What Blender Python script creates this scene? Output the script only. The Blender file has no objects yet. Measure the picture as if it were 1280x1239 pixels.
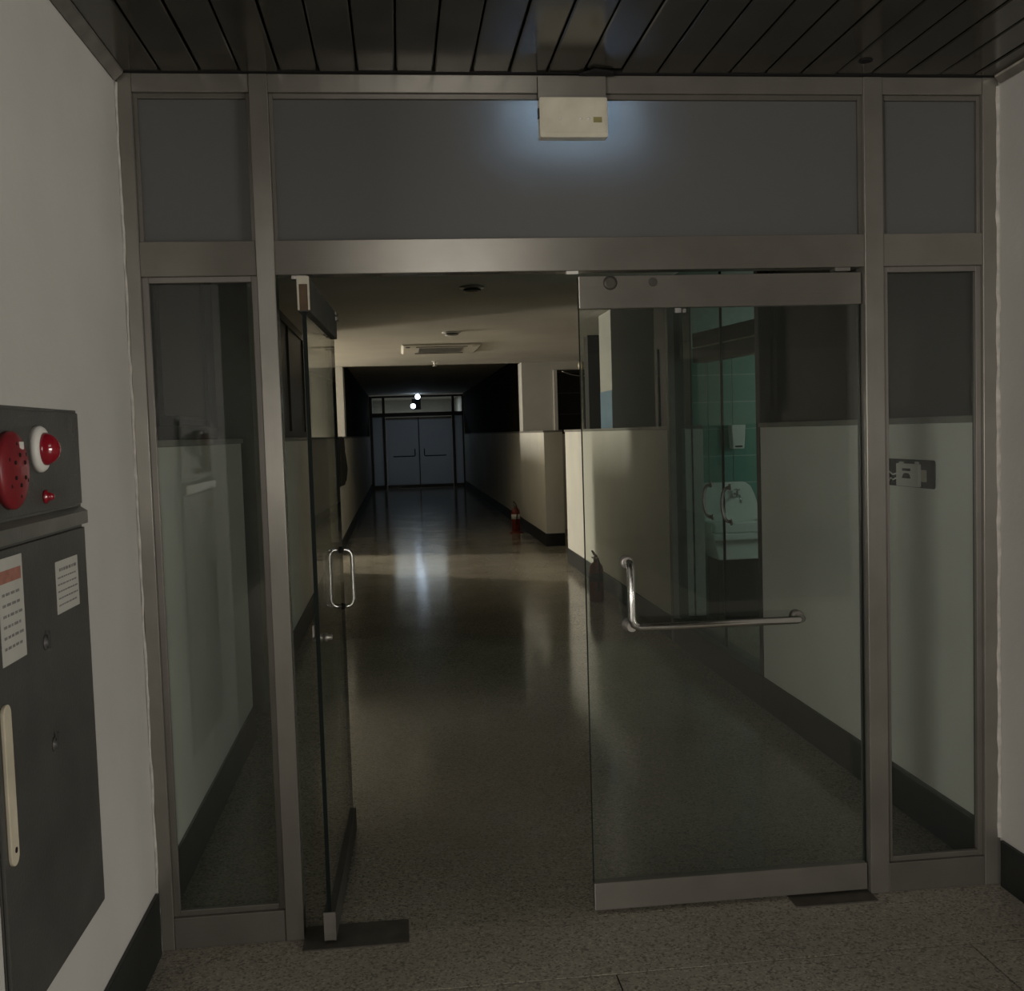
import bpy, math, random
from mathutils import Matrix, Vector
random.seed(7)
S = bpy.context.scene
COL = S.collection

# ------------------------------------------------------------------ camera
def camera_axes(yaw, pitch, roll):
    cy, sy, cp, sp = math.cos(yaw), math.sin(yaw), math.cos(pitch), math.sin(pitch)
    f = Vector((sy*cp, cy*cp, sp)); r = Vector((cy, -sy, 0)); u = r.cross(f)
    c, s = math.cos(roll), math.sin(roll)
    return c*r + s*u, c*u - s*r, f
cam_data = bpy.data.cameras.new('camera')
cam = bpy.data.objects.new('camera', cam_data); COL.objects.link(cam)
cam_data.sensor_fit = 'HORIZONTAL'; cam_data.sensor_width = 36.0
cam_data.lens = 1312.56/1280*36.0; cam_data.clip_start = 0.05
r_, u_, f_ = camera_axes(0.1063526, -0.0601354, -0.0307630)
M = Matrix.Identity(4)
for i in range(3):
    M[i][0], M[i][1], M[i][2] = r_[i], u_[i], -f_[i]
M[0][3], M[1][3], M[2][3] = 0, 0, 1.55
cam.matrix_world = M
S.camera = cam

# ------------------------------------------------------------------ world, exposure, large lights
W = bpy.data.worlds.new('world'); S.world = W; W.use_nodes = True
W.node_tree.nodes['Background'].inputs[0].default_value = (0.02, 0.02, 0.022, 1)
W.node_tree.nodes['Background'].inputs[1].default_value = 0.5
S.view_settings.view_transform = 'Standard'; S.view_settings.look = 'None'
S.view_settings.gamma = 1.0; S.view_settings.exposure = 0.0
S.view_settings.use_curve_mapping = False

def area_light(name, loc, target, sx, sy, power, color, spread=180):
    d = bpy.data.lights.new(name, 'AREA'); d.shape = 'RECTANGLE'; d.size = sx; d.size_y = sy
    d.energy = power; d.color = color; d.spread = math.radians(spread)
    o = bpy.data.objects.new(name, d); COL.objects.link(o); o.location = loc
    o.rotation_euler = (Vector(target)-Vector(loc)).to_track_quat('-Z', 'Y').to_euler()
    return o
# the lobby window behind the photographer, the window at the end of the side hall,
# a fill light added in the windowless restroom, and the room behind the far doors
area_light('lobby_back_window_light', (0.75, -7.93, 1.45), (0.75, 3, 1.45), 2.0, 2.0, 95.0, (1.0, 0.93, 0.85))
area_light('lobby_side_window_light', (6.30, -0.5, 1.05), (-0.78, 0.9, 0.5), 2.6, 1.5, 180.0, (1.0, 0.96, 0.885))
area_light('lobby_left_window_light', (-5.15, -4.0, 1.25), (1.94, 4.0, 1.0), 3.4, 1.8, 345.0, (1.0, 0.94, 0.87))
area_light('side_hall_window_light', (-6.05, 15.45, 1.95), (5.0, 13.0, 1.5), 0.36, 1.05, 430.0, (1.0, 0.92, 0.76))
area_light('restroom_fill_light', (4.15, 6.6, 1.75), (2.6, 8.2, 1.0), 0.7, 0.9, 11.0, (0.85, 1.0, 0.95))
area_light('far_room_light', (0.6, 33.2, 2.73), (0.6, 33.2, 0.0), 1.6, 1.2, 30.0, (0.84, 0.92, 1.0))

# ------------------------------------------------------------------ materials
def nt(name):
    m = bpy.data.materials.new(name); m.use_nodes = True
    t = m.node_tree; b = t.nodes['Principled BSDF']
    return m, t, b
def add(t, kind, **kw):
    n = t.nodes.new(kind)
    for k, v in kw.items(): setattr(n, k, v)
    return n
def coords(t, scale=(1, 1, 1)):
    c = add(t, 'ShaderNodeTexCoord'); mp = add(t, 'ShaderNodeMapping')
    mp.inputs['Scale'].default_value = scale
    t.links.new(c.outputs['Object'], mp.inputs[0]); return mp.outputs[0]
def paint(name, col, rough=0.6, var=0.12, scale=3.0, bump=0.05, bscale=60.0, spec=0.4, metal=0.0):
    m, t, b = nt(name); v = coords(t)
    n = add(t, 'ShaderNodeTexNoise'); n.inputs['Scale'].default_value = scale; n.inputs['Detail'].default_value = 6
    t.links.new(v, n.inputs['Vector'])
    r = add(t, 'ShaderNodeValToRGB')
    r.color_ramp.elements[0].position = 0.3; r.color_ramp.elements[1].position = 0.72
    r.color_ramp.elements[0].color = tuple(c*(1-var) for c in col)+(1,)
    r.color_ramp.elements[1].color = tuple(min(1, c*(1+var*0.6)) for c in col)+(1,)
    t.links.new(n.outputs['Fac'], r.inputs[0]); t.links.new(r.outputs[0], b.inputs['Base Color'])
    b.inputs['Roughness'].default_value = rough; b.inputs['Metallic'].default_value = metal
    b.inputs['Specular IOR Level'].default_value = spec
    if bump:
        n2 = add(t, 'ShaderNodeTexNoise'); n2.inputs['Scale'].default_value = bscale; n2.inputs['Detail'].default_value = 3
        t.links.new(v, n2.inputs['Vector'])
        bp = add(t, 'ShaderNodeBump'); bp.inputs['Strength'].default_value = bump; bp.inputs['Distance'].default_value = 0.01
        t.links.new(n2.outputs['Fac'], bp.inputs['Height']); t.links.new(bp.outputs[0], b.inputs['Normal'])
    return m
def brushed(name, col, rough=0.36, aniso=0.8):
    m, t, b = nt(name)
    uv = add(t, 'ShaderNodeUVMap'); uv.uv_map = 'UVMap'
    mp = add(t, 'ShaderNodeMapping'); mp.inputs['Scale'].default_value = (3, 400, 1)
    t.links.new(uv.outputs[0], mp.inputs[0])
    n = add(t, 'ShaderNodeTexNoise'); n.inputs['Scale'].default_value = 1.0; n.inputs['Detail'].default_value = 4
    t.links.new(mp.outputs[0], n.inputs['Vector'])
    v = coords(t)
    n3 = add(t, 'ShaderNodeTexNoise'); n3.inputs['Scale'].default_value = 7.0; n3.inputs['Detail'].default_value = 5
    t.links.new(v, n3.inputs['Vector'])
    mx = add(t, 'ShaderNodeMixRGB'); mx.inputs[1].default_value = tuple(c*0.88 for c in col)+(1,)
    mx.inputs[2].default_value = tuple(c for c in col)+(1,)
    t.links.new(n.outputs['Fac'], mx.inputs[0])
    mx2 = add(t, 'ShaderNodeMixRGB', blend_type='MULTIPLY'); mx2.inputs[0].default_value = 0.35
    t.links.new(mx.outputs[0], mx2.inputs[1]); t.links.new(n3.outputs['Fac'], mx2.inputs[2])
    t.links.new(mx2.outputs[0], b.inputs['Base Color'])
    b.inputs['Metallic'].default_value = 0.45; b.inputs['Roughness'].default_value = rough
    b.inputs['Anisotropic'].default_value = aniso; b.inputs['Anisotropic Rotation'].default_value = 0.25
    tg = add(t, 'ShaderNodeTangent', direction_type='UV_MAP', uv_map='UVMap')
    t.links.new(tg.outputs[0], b.inputs['Tangent'])
    return m
def terrazzo(name, base, rough, joint_dark=0.0):
    m, t, b = nt(name); v = coords(t)
    vo = add(t, 'ShaderNodeTexVoronoi'); vo.inputs['Scale'].default_value = 150.0
    t.links.new(v, vo.inputs['Vector'])
    sep = add(t, 'ShaderNodeSeparateColor'); t.links.new(vo.outputs['Color'], sep.inputs[0])
    r = add(t, 'ShaderNodeValToRGB'); r.color_ramp.interpolation = 'CONSTANT'
    els = r.color_ramp.elements
    els[0].position = 0.0; els[0].color = tuple(c*0.5 for c in base)+(1,)
    els[1].position = 0.12; els[1].color = tuple(c*0.75 for c in base)+(1,)
    for p, k in ((0.3, 1.0), (0.72, 1.12), (0.92, 1.35)):
        e = els.new(p); e.color = tuple(min(1, c*k) for c in base)+(1,)
    t.links.new(sep.outputs[0], r.inputs[0])
    n = add(t, 'ShaderNodeTexNoise'); n.inputs['Scale'].default_value = 1.4; n.inputs['Detail'].default_value = 5
    t.links.new(v, n.inputs['Vector'])
    r2 = add(t, 'ShaderNodeValToRGB'); r2.color_ramp.elements[0].position = 0.3; r2.color_ramp.elements[0].color = (0.78, 0.77, 0.74, 1)
    r2.color_ramp.elements[1].position = 0.7
    t.links.new(n.outputs['Fac'], r2.inputs[0])
    mx = add(t, 'ShaderNodeMixRGB', blend_type='MULTIPLY'); mx.inputs[0].default_value = 1.0
    t.links.new(r.outputs[0], mx.inputs[1]); t.links.new(r2.outputs[0], mx.inputs[2])
    t.links.new(mx.outputs[0], b.inputs['Base Color'])
    mr = add(t, 'ShaderNodeMapRange'); mr.inputs['To Min'].default_value = rough*0.8; mr.inputs['To Max'].default_value = rough*1.25
    t.links.new(n.outputs['Fac'], mr.inputs[0]); t.links.new(mr.outputs[0], b.inputs['Roughness'])
    b.inputs['Specular IOR Level'].default_value = 0.25
    return m
def clear_glass(name, tint, gloss_rough=0.02, strength=1.0):
    m = bpy.data.materials.new(name); m.use_nodes = True; t = m.node_tree; t.nodes.clear()
    out = add(t, 'ShaderNodeOutputMaterial'); tr = add(t, 'ShaderNodeBsdfTransparent'); gl = add(t, 'ShaderNodeBsdfGlossy')
    df = add(t, 'ShaderNodeBsdfDiffuse'); df.inputs[0].default_value = (0.5, 0.52, 0.48, 1)
    mx0 = add(t, 'ShaderNodeMixShader'); mx0.inputs[0].default_value = 0.018
    tr.inputs[0].default_value = tint+(1,); gl.inputs['Roughness'].default_value = gloss_rough
    gl.inputs[0].default_value = (strength, strength, strength, 1)
    fr = add(t, 'ShaderNodeFresnel'); ge = add(t, 'ShaderNodeNewGeometry'); mr = add(t, 'ShaderNodeMapRange')
    mr.inputs['To Min'].default_value = 1.5; mr.inputs['To Max'].default_value = 1/1.5   # the pane does not refract: no total reflection inside it
    t.links.new(ge.outputs['Backfacing'], mr.inputs[0]); t.links.new(mr.outputs[0], fr.inputs[0])
    mx = add(t, 'ShaderNodeMixShader')
    t.links.new(tr.outputs[0], mx0.inputs[1]); t.links.new(df.outputs[0], mx0.inputs[2])
    t.links.new(fr.outputs[0], mx.inputs[0]); t.links.new(mx0.outputs[0], mx.inputs[1]); t.links.new(gl.outputs[0], mx.inputs[2])
    t.links.new(mx.outputs[0], out.inputs[0]); return m
def frosted(name, col, trans=0.4):
    m = bpy.data.materials.new(name); m.use_nodes = True; t = m.node_tree; t.nodes.clear()
    out = add(t, 'ShaderNodeOutputMaterial'); d = add(t, 'ShaderNodeBsdfDiffuse'); tl = add(t, 'ShaderNodeBsdfTranslucent')
    g = add(t, 'ShaderNodeBsdfGlossy'); g.inputs['Roughness'].default_value = 0.45
    d.inputs[0].default_value = col+(1,); tl.inputs[0].default_value = col+(1,)
    n = add(t, 'ShaderNodeTexNoise'); n.inputs['Scale'].default_value = 180.0
    t.links.new(coords(t), n.inputs['Vector'])
    bp = add(t, 'ShaderNodeBump'); bp.inputs['Strength'].default_value = 0.08; bp.inputs['Distance'].default_value = 0.004
    t.links.new(n.outputs['Fac'], bp.inputs['Height'])
    for s in (d, g): t.links.new(bp.outputs[0], s.inputs['Normal'])
    m1 = add(t, 'ShaderNodeMixShader'); m1.inputs[0].default_value = trans
    t.links.new(d.outputs[0], m1.inputs[1]); t.links.new(tl.outputs[0], m1.inputs[2])
    m2 = add(t, 'ShaderNodeMixShader'); m2.inputs[0].default_value = 0.05
    t.links.new(m1.outputs[0], m2.inputs[1]); t.links.new(g.outputs[0], m2.inputs[2])
    t.links.new(m2.outputs[0], out.inputs[0]); return m
def emitter(name, col, strength):
    m = bpy.data.materials.new(name); m.use_nodes = True; t = m.node_tree; t.nodes.clear()
    out = add(t, 'ShaderNodeOutputMaterial'); e = add(t, 'ShaderNodeEmission')
    e.inputs[0].default_value = col+(1,); e.inputs[1].default_value = strength
    t.links.new(e.outputs[0], out.inputs[0]); return m

WALL = paint('wall_paint', (0.52, 0.505, 0.47), 0.55, 0.10, 1.6, 0.10, 45)
WAIN = paint('wainscot_paint', (0.74, 0.73, 0.67), 0.5, 0.10, 1.4, 0.06, 30)
CEIL = paint('ceiling_paint', (0.62, 0.59, 0.53), 0.8, 0.08, 1.2, 0.08, 90)
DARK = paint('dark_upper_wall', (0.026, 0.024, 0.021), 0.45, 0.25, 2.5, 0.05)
MATT = paint('unlit_far_wall', (0.030, 0.029, 0.027), 0.95, 0.2, 2.5, 0.02, spec=0.05)  # upper far walls: their lack of light painted in as near black
COPE = paint('coping_paint', (0.22, 0.21, 0.185), 0.5, 0.2, 5)
BASE = paint('baseboard_dark', (0.013, 0.016, 0.0145), 0.45, 0.35, 4, 0.05)
SLAT = paint('ceiling_slat_dark', (0.036, 0.032, 0.023), 0.17, 0.4, 6, 0.03, 14, 0.5)
BLACK = paint('black_void', (0.006, 0.006, 0.006), 0.8, 0.2)
STEEL = brushed('brushed_stainless', (0.29, 0.275, 0.24), 0.27, 0.85)
STEEL_D = brushed('dull_stainless', (0.21, 0.195, 0.17), 0.42)
CHROME = paint('polished_metal', (0.72, 0.71, 0.68), 0.22, 0.1, 20, 0.0, metal=1.0)
DULL = paint('dull_metal', (0.35, 0.33, 0.30), 0.42, 0.25, 12, 0.05, metal=0.8)
PLATE = paint('worn_dark_plate', (0.11, 0.10, 0.085), 0.5, 0.3, 14, 0.05, metal=0.3)
DARK_STEEL = paint('dark_and_shaded_steel', (0.085, 0.078, 0.066), 0.5, 0.25, 9, 0.04, metal=0.4)  # open leaf's rails are plain steel with shade painted in; lock plugs are dark
TERR = terrazzo('terrazzo', (0.40, 0.37, 0.305), 0.13)
TERR2 = terrazzo('terrazzo_lobby', (0.44, 0.405, 0.34), 0.30)
JOINT = paint('floor_joint', (0.05, 0.047, 0.042), 0.7, 0.3)
GLASS = clear_glass('green_clear_glass', (0.90, 0.925, 0.905))
GLASS2 = clear_glass('green_tinted_glass', (0.76, 0.84, 0.80), 0.02, 0.16)
GLASS3 = clear_glass('restroom_clear_glass', (0.92, 0.97, 0.94), 0.02, 0.10)
GLASSE = paint('glass_edge', (0.008, 0.014, 0.012), 0.5, 0.2, 8, 0, spec=0.15)
FROST = frosted('frosted_grey_glass', (0.17, 0.175, 0.17))
FROSTF = frosted('frosted_blue_grey_glass', (0.42, 0.45, 0.48), 0.6)
CAB = paint('dark_grey_enamel', (0.066, 0.064, 0.058), 0.45, 0.22, 5, 0.10, 120)
CAB2 = paint('dark_grey_worn_metal', (0.15, 0.145, 0.13), 0.35, 0.25, 9, 0.06, metal=0.3)
RED = paint('red_plastic', (0.21, 0.016, 0.022), 0.38, 0.2, 12, 0.05)
REDL = paint('red_lens', (0.30, 0.010, 0.022), 0.10, 0.2, 12, 0.0, spec=0.8)
WHITE = paint('white_plastic', (0.72, 0.70, 0.65), 0.4, 0.08, 10, 0)
PAPER = paint('sticker_paper', (0.44, 0.43, 0.39), 0.7, 0.1, 8, 0.02)
PINK = paint('faded_red_print', (0.34, 0.15, 0.11), 0.7, 0.25, 40, 0)
INK = paint('grey_print', (0.20, 0.19, 0.18), 0.7, 0.3, 60, 0)
BEIGE = paint('beige_plastic', (0.56, 0.50, 0.38), 0.45, 0.15, 10, 0.03)
CREAM = paint('aged_white_plastic', (0.62, 0.585, 0.47), 0.5, 0.14, 14, 0.04)
OLIVE = paint('olive_print', (0.28, 0.25, 0.10), 0.6, 0.2, 30, 0)
BROWN = paint('brown_inside', (0.12, 0.075, 0.04), 0.6, 0.3, 20, 0)
TILE = paint('green_glazed_tile', (0.115, 0.30, 0.25), 0.22, 0.18, 3, 0.02, 20, 0.5)
GROUT = paint('pale_grout', (0.42, 0.50, 0.46), 0.8, 0.15, 20)
CERAM = paint('white_ceramic', (0.74, 0.75, 0.72), 0.15, 0.06, 5, 0, spec=0.6)
BLUE = paint('blue_paint', (0.09, 0.22, 0.34), 0.55, 0.15, 8)
CAULK = paint('rough_sealant', (0.52, 0.50, 0.46), 0.7, 0.3, 25, 0.3, 40)
CLOTH = paint('dark_cloth', (0.018, 0.018, 0.017), 0.9, 0.3, 20, 0.2)
REDX = paint('extinguisher_red', (0.20, 0.022, 0.016), 0.30, 0.15, 10, 0)
REDX_D = paint('extinguisher_dark_red', (0.16, 0.022, 0.018), 0.35, 0.2, 10, 0)
RUBBER = paint('black_rubber', (0.012, 0.012, 0.012), 0.5, 0.2, 10, 0)
LAMP = emitter('bulb_glow', (0.66, 0.82, 1.0), 13.0)
LAMP2 = emitter('emergency_lamp_glow', (0.66, 0.82, 1.0), 70.0)
LED = emitter('sign_led_glow', (0.50, 0.68, 1.0), 380.0)
PANEGLOW = emitter('dull_daylight_pane', (1.0, 0.93, 0.85), 0.30)
HALLGLOW = emitter('hall_daylight_pane', (1.0, 0.92, 0.76), 8.0)

# ------------------------------------------------------------------ mesh helpers
class MB:
    def __init__(self): self.v = []; self.f = []; self.s = []; self.m = []; self.mi = 0
    def box(self, x0, x1, y0, y1, z0, z1):
        n = len(self.v)
        self.v += [(x, y, z) for z in (z0, z1) for y in (y0, y1) for x in (x0, x1)]
        for q in ((0, 2, 3, 1), (4, 5, 7, 6), (0, 1, 5, 4), (2, 6, 7, 3), (0, 4, 6, 2), (1, 3, 7, 5)):
            self.f.append([n+i for i in q]); self.s.append(False); self.m.append(self.mi)
        return self
    def prism(self, pts, a, b, axis='Y'):
        # pts: outline in the two other axes, extruded from a to b along the axis
        n = len(self.v); k = len(pts)
        for c in (a, b):
            for p, q in pts:
                self.v.append({'X': (c, p, q), 'Y': (p, c, q), 'Z': (p, q, c)}[axis])
        fs = [list(range(n, n+k))[::-1], list(range(n+k, n+2*k))]
        fs += [[n+i, n+(i+1) % k, n+k+(i+1) % k, n+k+i] for i in range(k)]
        for q in fs: self.f.append(q); self.s.append(False); self.m.append(self.mi)
        return self
    def tube(self, path, r, seg=12, caps=True):
        P = [Vector(p) for p in path]; R = r if isinstance(r, (list, tuple)) else [r]*len(P)
        n0 = len(self.v); prev = None
        for i, p in enumerate(P):
            d = (P[min(i+1, len(P)-1)]-P[max(i-1, 0)]).normalized()
            if prev is None:
                a = d.cross(Vector((0, 0, 1)))
                if a.length < 1e-3: a = d.cross(Vector((0, 1, 0)))
                a.normalize()
            else:
                a = (prev-d*prev.dot(d)).normalized()
            prev = a; b = d.cross(a)
            for k in range(seg):
                t = 2*math.pi*k/seg
                self.v.append(tuple(p+(a*math.cos(t)+b*math.sin(t))*R[i]))
        for i in range(len(P)-1):
            for k in range(seg):
                k2 = (k+1) % seg
                self.f.append([n0+i*seg+k, n0+i*seg+k2, n0+(i+1)*seg+k2, n0+(i+1)*seg+k]); self.s.append(True); self.m.append(self.mi)
        if caps:
            self.f.append([n0+k for k in range(seg)][::-1]); self.s.append(False); self.m.append(self.mi)
            e = n0+(len(P)-1)*seg
            self.f.append([e+k for k in range(seg)]); self.s.append(False); self.m.append(self.mi)
        return self
    def lathe(self, c, axis, prof, seg=24):
        # prof: (radius, distance along axis); axis is a unit vector
        ax = Vector(axis).normalized(); c = Vector(c)
        a = ax.orthogonal().normalized(); b = ax.cross(a); n0 = len(self.v)
        for r, h in prof:
            for k in range(seg):
                t = 2*math.pi*k/seg
                self.v.append(tuple(c+ax*h+(a*math.cos(t)+b*math.sin(t))*max(r, 1e-4)))
        for i in range(len(prof)-1):
            for k in range(seg):
                k2 = (k+1) % seg
                self.f.append([n0+i*seg+k, n0+i*seg+k2, n0+(i+1)*seg+k2, n0+(i+1)*seg+k]); self.s.append(True); self.m.append(self.mi)
        self.f.append([n0+k for k in range(seg)][::-1]); self.s.append(False); self.m.append(self.mi)
        e = n0+(len(prof)-1)*seg
        self.f.append([e+k for k in range(seg)]); self.s.append(False); self.m.append(self.mi)
        return self
    def build(self, name, mat, parent=None, bevel=0.0, origin=None, grain=None, auto_origin=True):
        v = [Vector(p) for p in self.v]
        if parent is not None: o0 = Vector((0, 0, 0))
        elif origin is not None: o0 = Vector(origin)
        else:
            lo = [min(p[i] for p in v) for i in range(3)]; hi = [max(p[i] for p in v) for i in range(3)]
            o0 = Vector(((lo[0]+hi[0])/2, (lo[1]+hi[1])/2, lo[2]))
        me = bpy.data.meshes.new(name)
        base = Vector(parent['org']) if parent is not None and 'org' in parent else Vector((0, 0, 0))
        me.from_pydata([tuple(p-(base if parent is not None else o0)) for p in v], [], self.f)
        for p, s in zip(me.polygons, self.s): p.use_smooth = s
        mats = mat if isinstance(mat, (list, tuple)) else [mat]
        for m in mats: me.materials.append(m)
        for p, i in zip(me.polygons, self.m): p.material_index = i
        ext = [max(p[i] for p in v)-min(p[i] for p in v) for i in range(3)]
        g = grain if grain is not None else ext.index(max(ext))
        uv = me.uv_layers.new(name='UVMap')
        for lp in me.loops:
            p = me.vertices[lp.vertex_index].co
            o = [i for i in range(3) if i != g]
            uv.data[lp.index].uv = (p[g], p[o[0]]+p[o[1]]*1.003)
        me.validate(); me.update()
        ob = bpy.data.objects.new(name, me); COL.objects.link(ob)
        if parent is not None: ob.parent = parent
        else: ob.location = o0
        if bevel:
            bm = ob.modifiers.new('bevel', 'BEVEL'); bm.width = bevel; bm.segments = 2; bm.limit_method = 'ANGLE'
        return ob
def B(*a): return MB().box(*a)
def struct(o): o['kind'] = 'structure'; return o
def tag(o, label, cat, group=None):
    o['label'] = label; o['category'] = cat
    if group: o['group'] = group
    return o
def empty(name, loc, rz=0.0, local=False):
    # children of an empty are written in world coordinates unless local=True
    o = bpy.data.objects.new(name, None); COL.objects.link(o); o.location = loc
    o.rotation_euler = (0, 0, rz); o.empty_display_size = 0.1
    if not local: o['org'] = tuple(loc)
    return o
def sub(o):
    # a part that carries sub-parts: written in the same coordinates as the part itself
    p = o.parent
    if p is not None and 'org' in p: o['org'] = tuple(p['org'])
    return o
def thing(name, loc, label, cat, group=None, rz=0.0, local=False):
    return tag(empty(name, loc, rz, local), label, cat, group)
def rounded(x0, x1, z0, z1, r, n=5):
    pts = []
    for cx, cz, a0 in ((x1-r, z1-r, 0), (x0+r, z1-r, 90), (x0+r, z0+r, 180), (x1-r, z0+r, 270)):
        for i in range(n+1):
            a = math.radians(a0+90*i/n); pts.append((cx+r*math.cos(a), cz+r*math.sin(a)))
    return pts

# ================================================================== SETTING
LX, RX, CZ = -0.80, 1.945, 2.63      # corridor wall faces, ceiling height
FY = 3.22                            # front of the glazed partition
# ---- floor: terrazzo corridor slab, border strip, lobby tiles
floor = struct(empty('floor', (0, 0, 0)))
B(-6.4, 4.6, 3.225, 36.2, -0.10, 0.0).build('terrazzo_slab', TERR, floor)
B(-5.6, 6.7, -8.4, 3.225, -0.10, -0.004).build('joint_bed', JOINT, floor)
B(-0.78, 1.94, 2.864, 3.221, -0.004, 0.0).build('border_strip', TERR2, floor)
xs = [-5.4, -4.81, -3.75, -2.688, -1.56, -0.50, 0.562, 1.625, 2.688, 3.75, 4.81, 6.5]; ys = [-8.2, -6.7, -5.64, -4.575, -3.51, -2.45, -1.388, -0.326, 0.736, 1.798, 2.860]
for i in range(len(xs)-1):
    for j in range(len(ys)-1):
        if ys[j+1] < -2 and (xs[i+1] < -0.6 or xs[i] > 2): continue
        B(xs[i]+0.0022, xs[i+1]-0.0022, ys[j]+0.0022, ys[j+1]-0.0022, -0.004, 0.0).build('tile', TERR2, floor)

# ---- lobby walls
struct(B(-0.98, -0.78, 1.62, 3.36, 0, 2.80).build('wall_left', WALL))
struct(B(-5.6, -0.98, 3.02, 3.36, 0, 2.80).build('wall_left_return', COPE))
wl = struct(empty('wall_left_outer', (-5.5, 0, 0)))
MB().box(-5.6, -5.4, -8.4, -5.75, 0, 2.80).box(-5.6, -5.4, -2.25, 3.02, 0, 2.80).box(-5.6, -5.4, -5.75, -2.25, 0, 0.33).box(-5.6, -5.4, -5.75, -2.25, 2.17, 2.80).build('panel', COPE, wl)
w9 = struct(empty('window_9', (-5.5, -4.0, 0.33)))
MB().box(-5.5, -5.42, -5.75, -5.69, 0.33, 2.17).box(-5.5, -5.42, -2.31, -2.25, 0.33, 2.17).box(-5.5, -5.42, -4.03, -3.97, 0.33, 2.17).box(-5.5, -5.42, -5.69, -2.31, 0.33, 0.38).box(-5.5, -5.42, -5.69, -2.31, 2.12, 2.17).build('window_frame', STEEL_D, w9)
B(-5.53, -5.52, -5.69, -2.31, 0.38, 2.12).build('pane', PANEGLOW, w9)
struct(B(1.94, 2.14, 2.15, 3.36, 0, 2.80).build('wall_right', WALL))
struct(B(2.14, 6.7, 3.02, 3.36, 0, 2.80).build('wall_right_return', COPE))
struct(B(-5.6, 6.7, -8.4, -8.2, 0, 2.80).build('wall_back', COPE))
ws = struct(empty('wall_right_outer', (6.6, 0, 0)))
MB().box(6.5, 6.7, -8.2, -1.85, 0, 2.80).box(6.5, 6.7, 0.85, 3.02, 0, 2.80).box(6.5, 6.7, -1.85, 0.85, 0, 0.28).box(6.5, 6.7, -1.85, 0.85, 2.05, 2.80).build('panel', COPE, ws)
w7 = struct(empty('window_7', (6.6, -0.5, 0.28)))
MB().box(6.52, 6.60, -1.85, -1.79, 0.28, 2.05).box(6.52, 6.60, 0.79, 0.85, 0.28, 2.05).box(6.52, 6.60, -0.53, -0.47, 0.28, 2.05).box(6.52, 6.60, -1.79, 0.79, 0.28, 0.33).box(6.52, 6.60, -1.79, 0.79, 2.0, 2.05).build('window_frame', STEEL_D, w7)
B(6.62, 6.63, -1.79, 0.79, 0.33, 2.0).build('pane', PANEGLOW, w7)
struct(B(-0.78, -0.768, 1.62, 3.20, 0, 0.192).build('baseboard_left', BASE, bevel=0.002))
struct(B(1.928, 1.94, 2.15, 3.205, 0, 0.155).build('baseboard_right', BASE, bevel=0.002))
w1 = struct(empty('window_1', (0.75, -8.17, 0.45)))
MB().box(-0.30, 1.80, -8.2, -8.14, 2.45, 2.52).box(-0.30, 1.80, -8.2, -8.14, 0.38, 0.45).box(-0.30, -0.24, -8.2, -8.14, 0.45, 2.45).box(1.74, 1.80, -8.2, -8.14, 0.45, 2.45).box(0.72, 0.78, -8.2, -8.14, 0.45, 2.45).build('window_frame', STEEL_D, w1)
B(-0.24, 1.74, -8.198, -8.19, 0.45, 2.45).build('pane', PANEGLOW, w1)

# ---- lobby ceiling: dark slats running towards the partition
ceil = struct(empty('ceiling', (0, 0, CZ)))
B(-5.6, 6.7, -8.4, 3.36, 2.80, 2.90).build('slab', BLACK, ceil)
p = 0.1135; x0 = -0.536-2*p
sl = None
for k in range(-40, 67):
    a = x0+k*p; b = a+p
    if a > 6.45: break
    aa, bb = max(a, -5.4), min(b, 6.5)
    if a < -0.78 < b: aa = -0.775
    if a < 1.94 < b: bb = 1.937
    if bb-aa < 0.02: continue
    yend = (3.205 if -0.8 < a < 1.9 or a < -0.78 < b else 3.01)-random.random()*0.006; dz = random.uniform(-0.0015, 0.0015)
    if 11 <= k <= 12: yend = 3.165 if k == 12 else 3.195
    m = MB(); m.prism([(aa+0.004, CZ+dz+0.003), (aa+0.008, CZ+dz), (bb-0.006, CZ+dz), (bb-0.002, CZ+dz+0.003), (bb-0.002, CZ+0.022), (aa+0.004, CZ+0.022)], -8.2, yend)
    m.build('ceiling_slat', SLAT, ceil)
# a torn corner of one slat beside the partition, and a small hole
pts = [(0.585, 3.206), (0.597, 3.185), (0.612, 3.176), (0.622, 3.158), (0.645, 3.163), (0.662, 3.170), (0.684, 3.178), (0.694, 3.206)]
MB().prism(pts, CZ-0.010, CZ-0.003, 'Z').build('torn_edge', BLACK, ceil)
B(-0.775, 1.937, 3.207, 3.30, 2.6285, 2.80).build('gap_light_stop', BLACK, ceil)  # black strip added to stop lamp light leaking through the ceiling gap
MB().lathe((1.437, 3.087, CZ-0.003), (0, 0, 1), [(0.012, 0), (0.020, 0.001), (0.021, 0.004)], 14).build('drilled_hole', BLACK, ceil)
MB().prism([(-0.78, 2.604), (-0.775, 2.600), (-0.752, 2.622), (-0.750, 2.6285), (-0.78, 2.6285)], 1.62, 3.205).build('trim_1', DULL)
bpy.data.objects['trim_1']['kind'] = 'structure'
struct(MB().prism([(1.94, 2.608), (1.935, 2.604), (1.918, 2.622), (1.916, 2.6285), (1.94, 2.6285)], 2.15, 3.205).build('trim_2', DULL))

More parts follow.
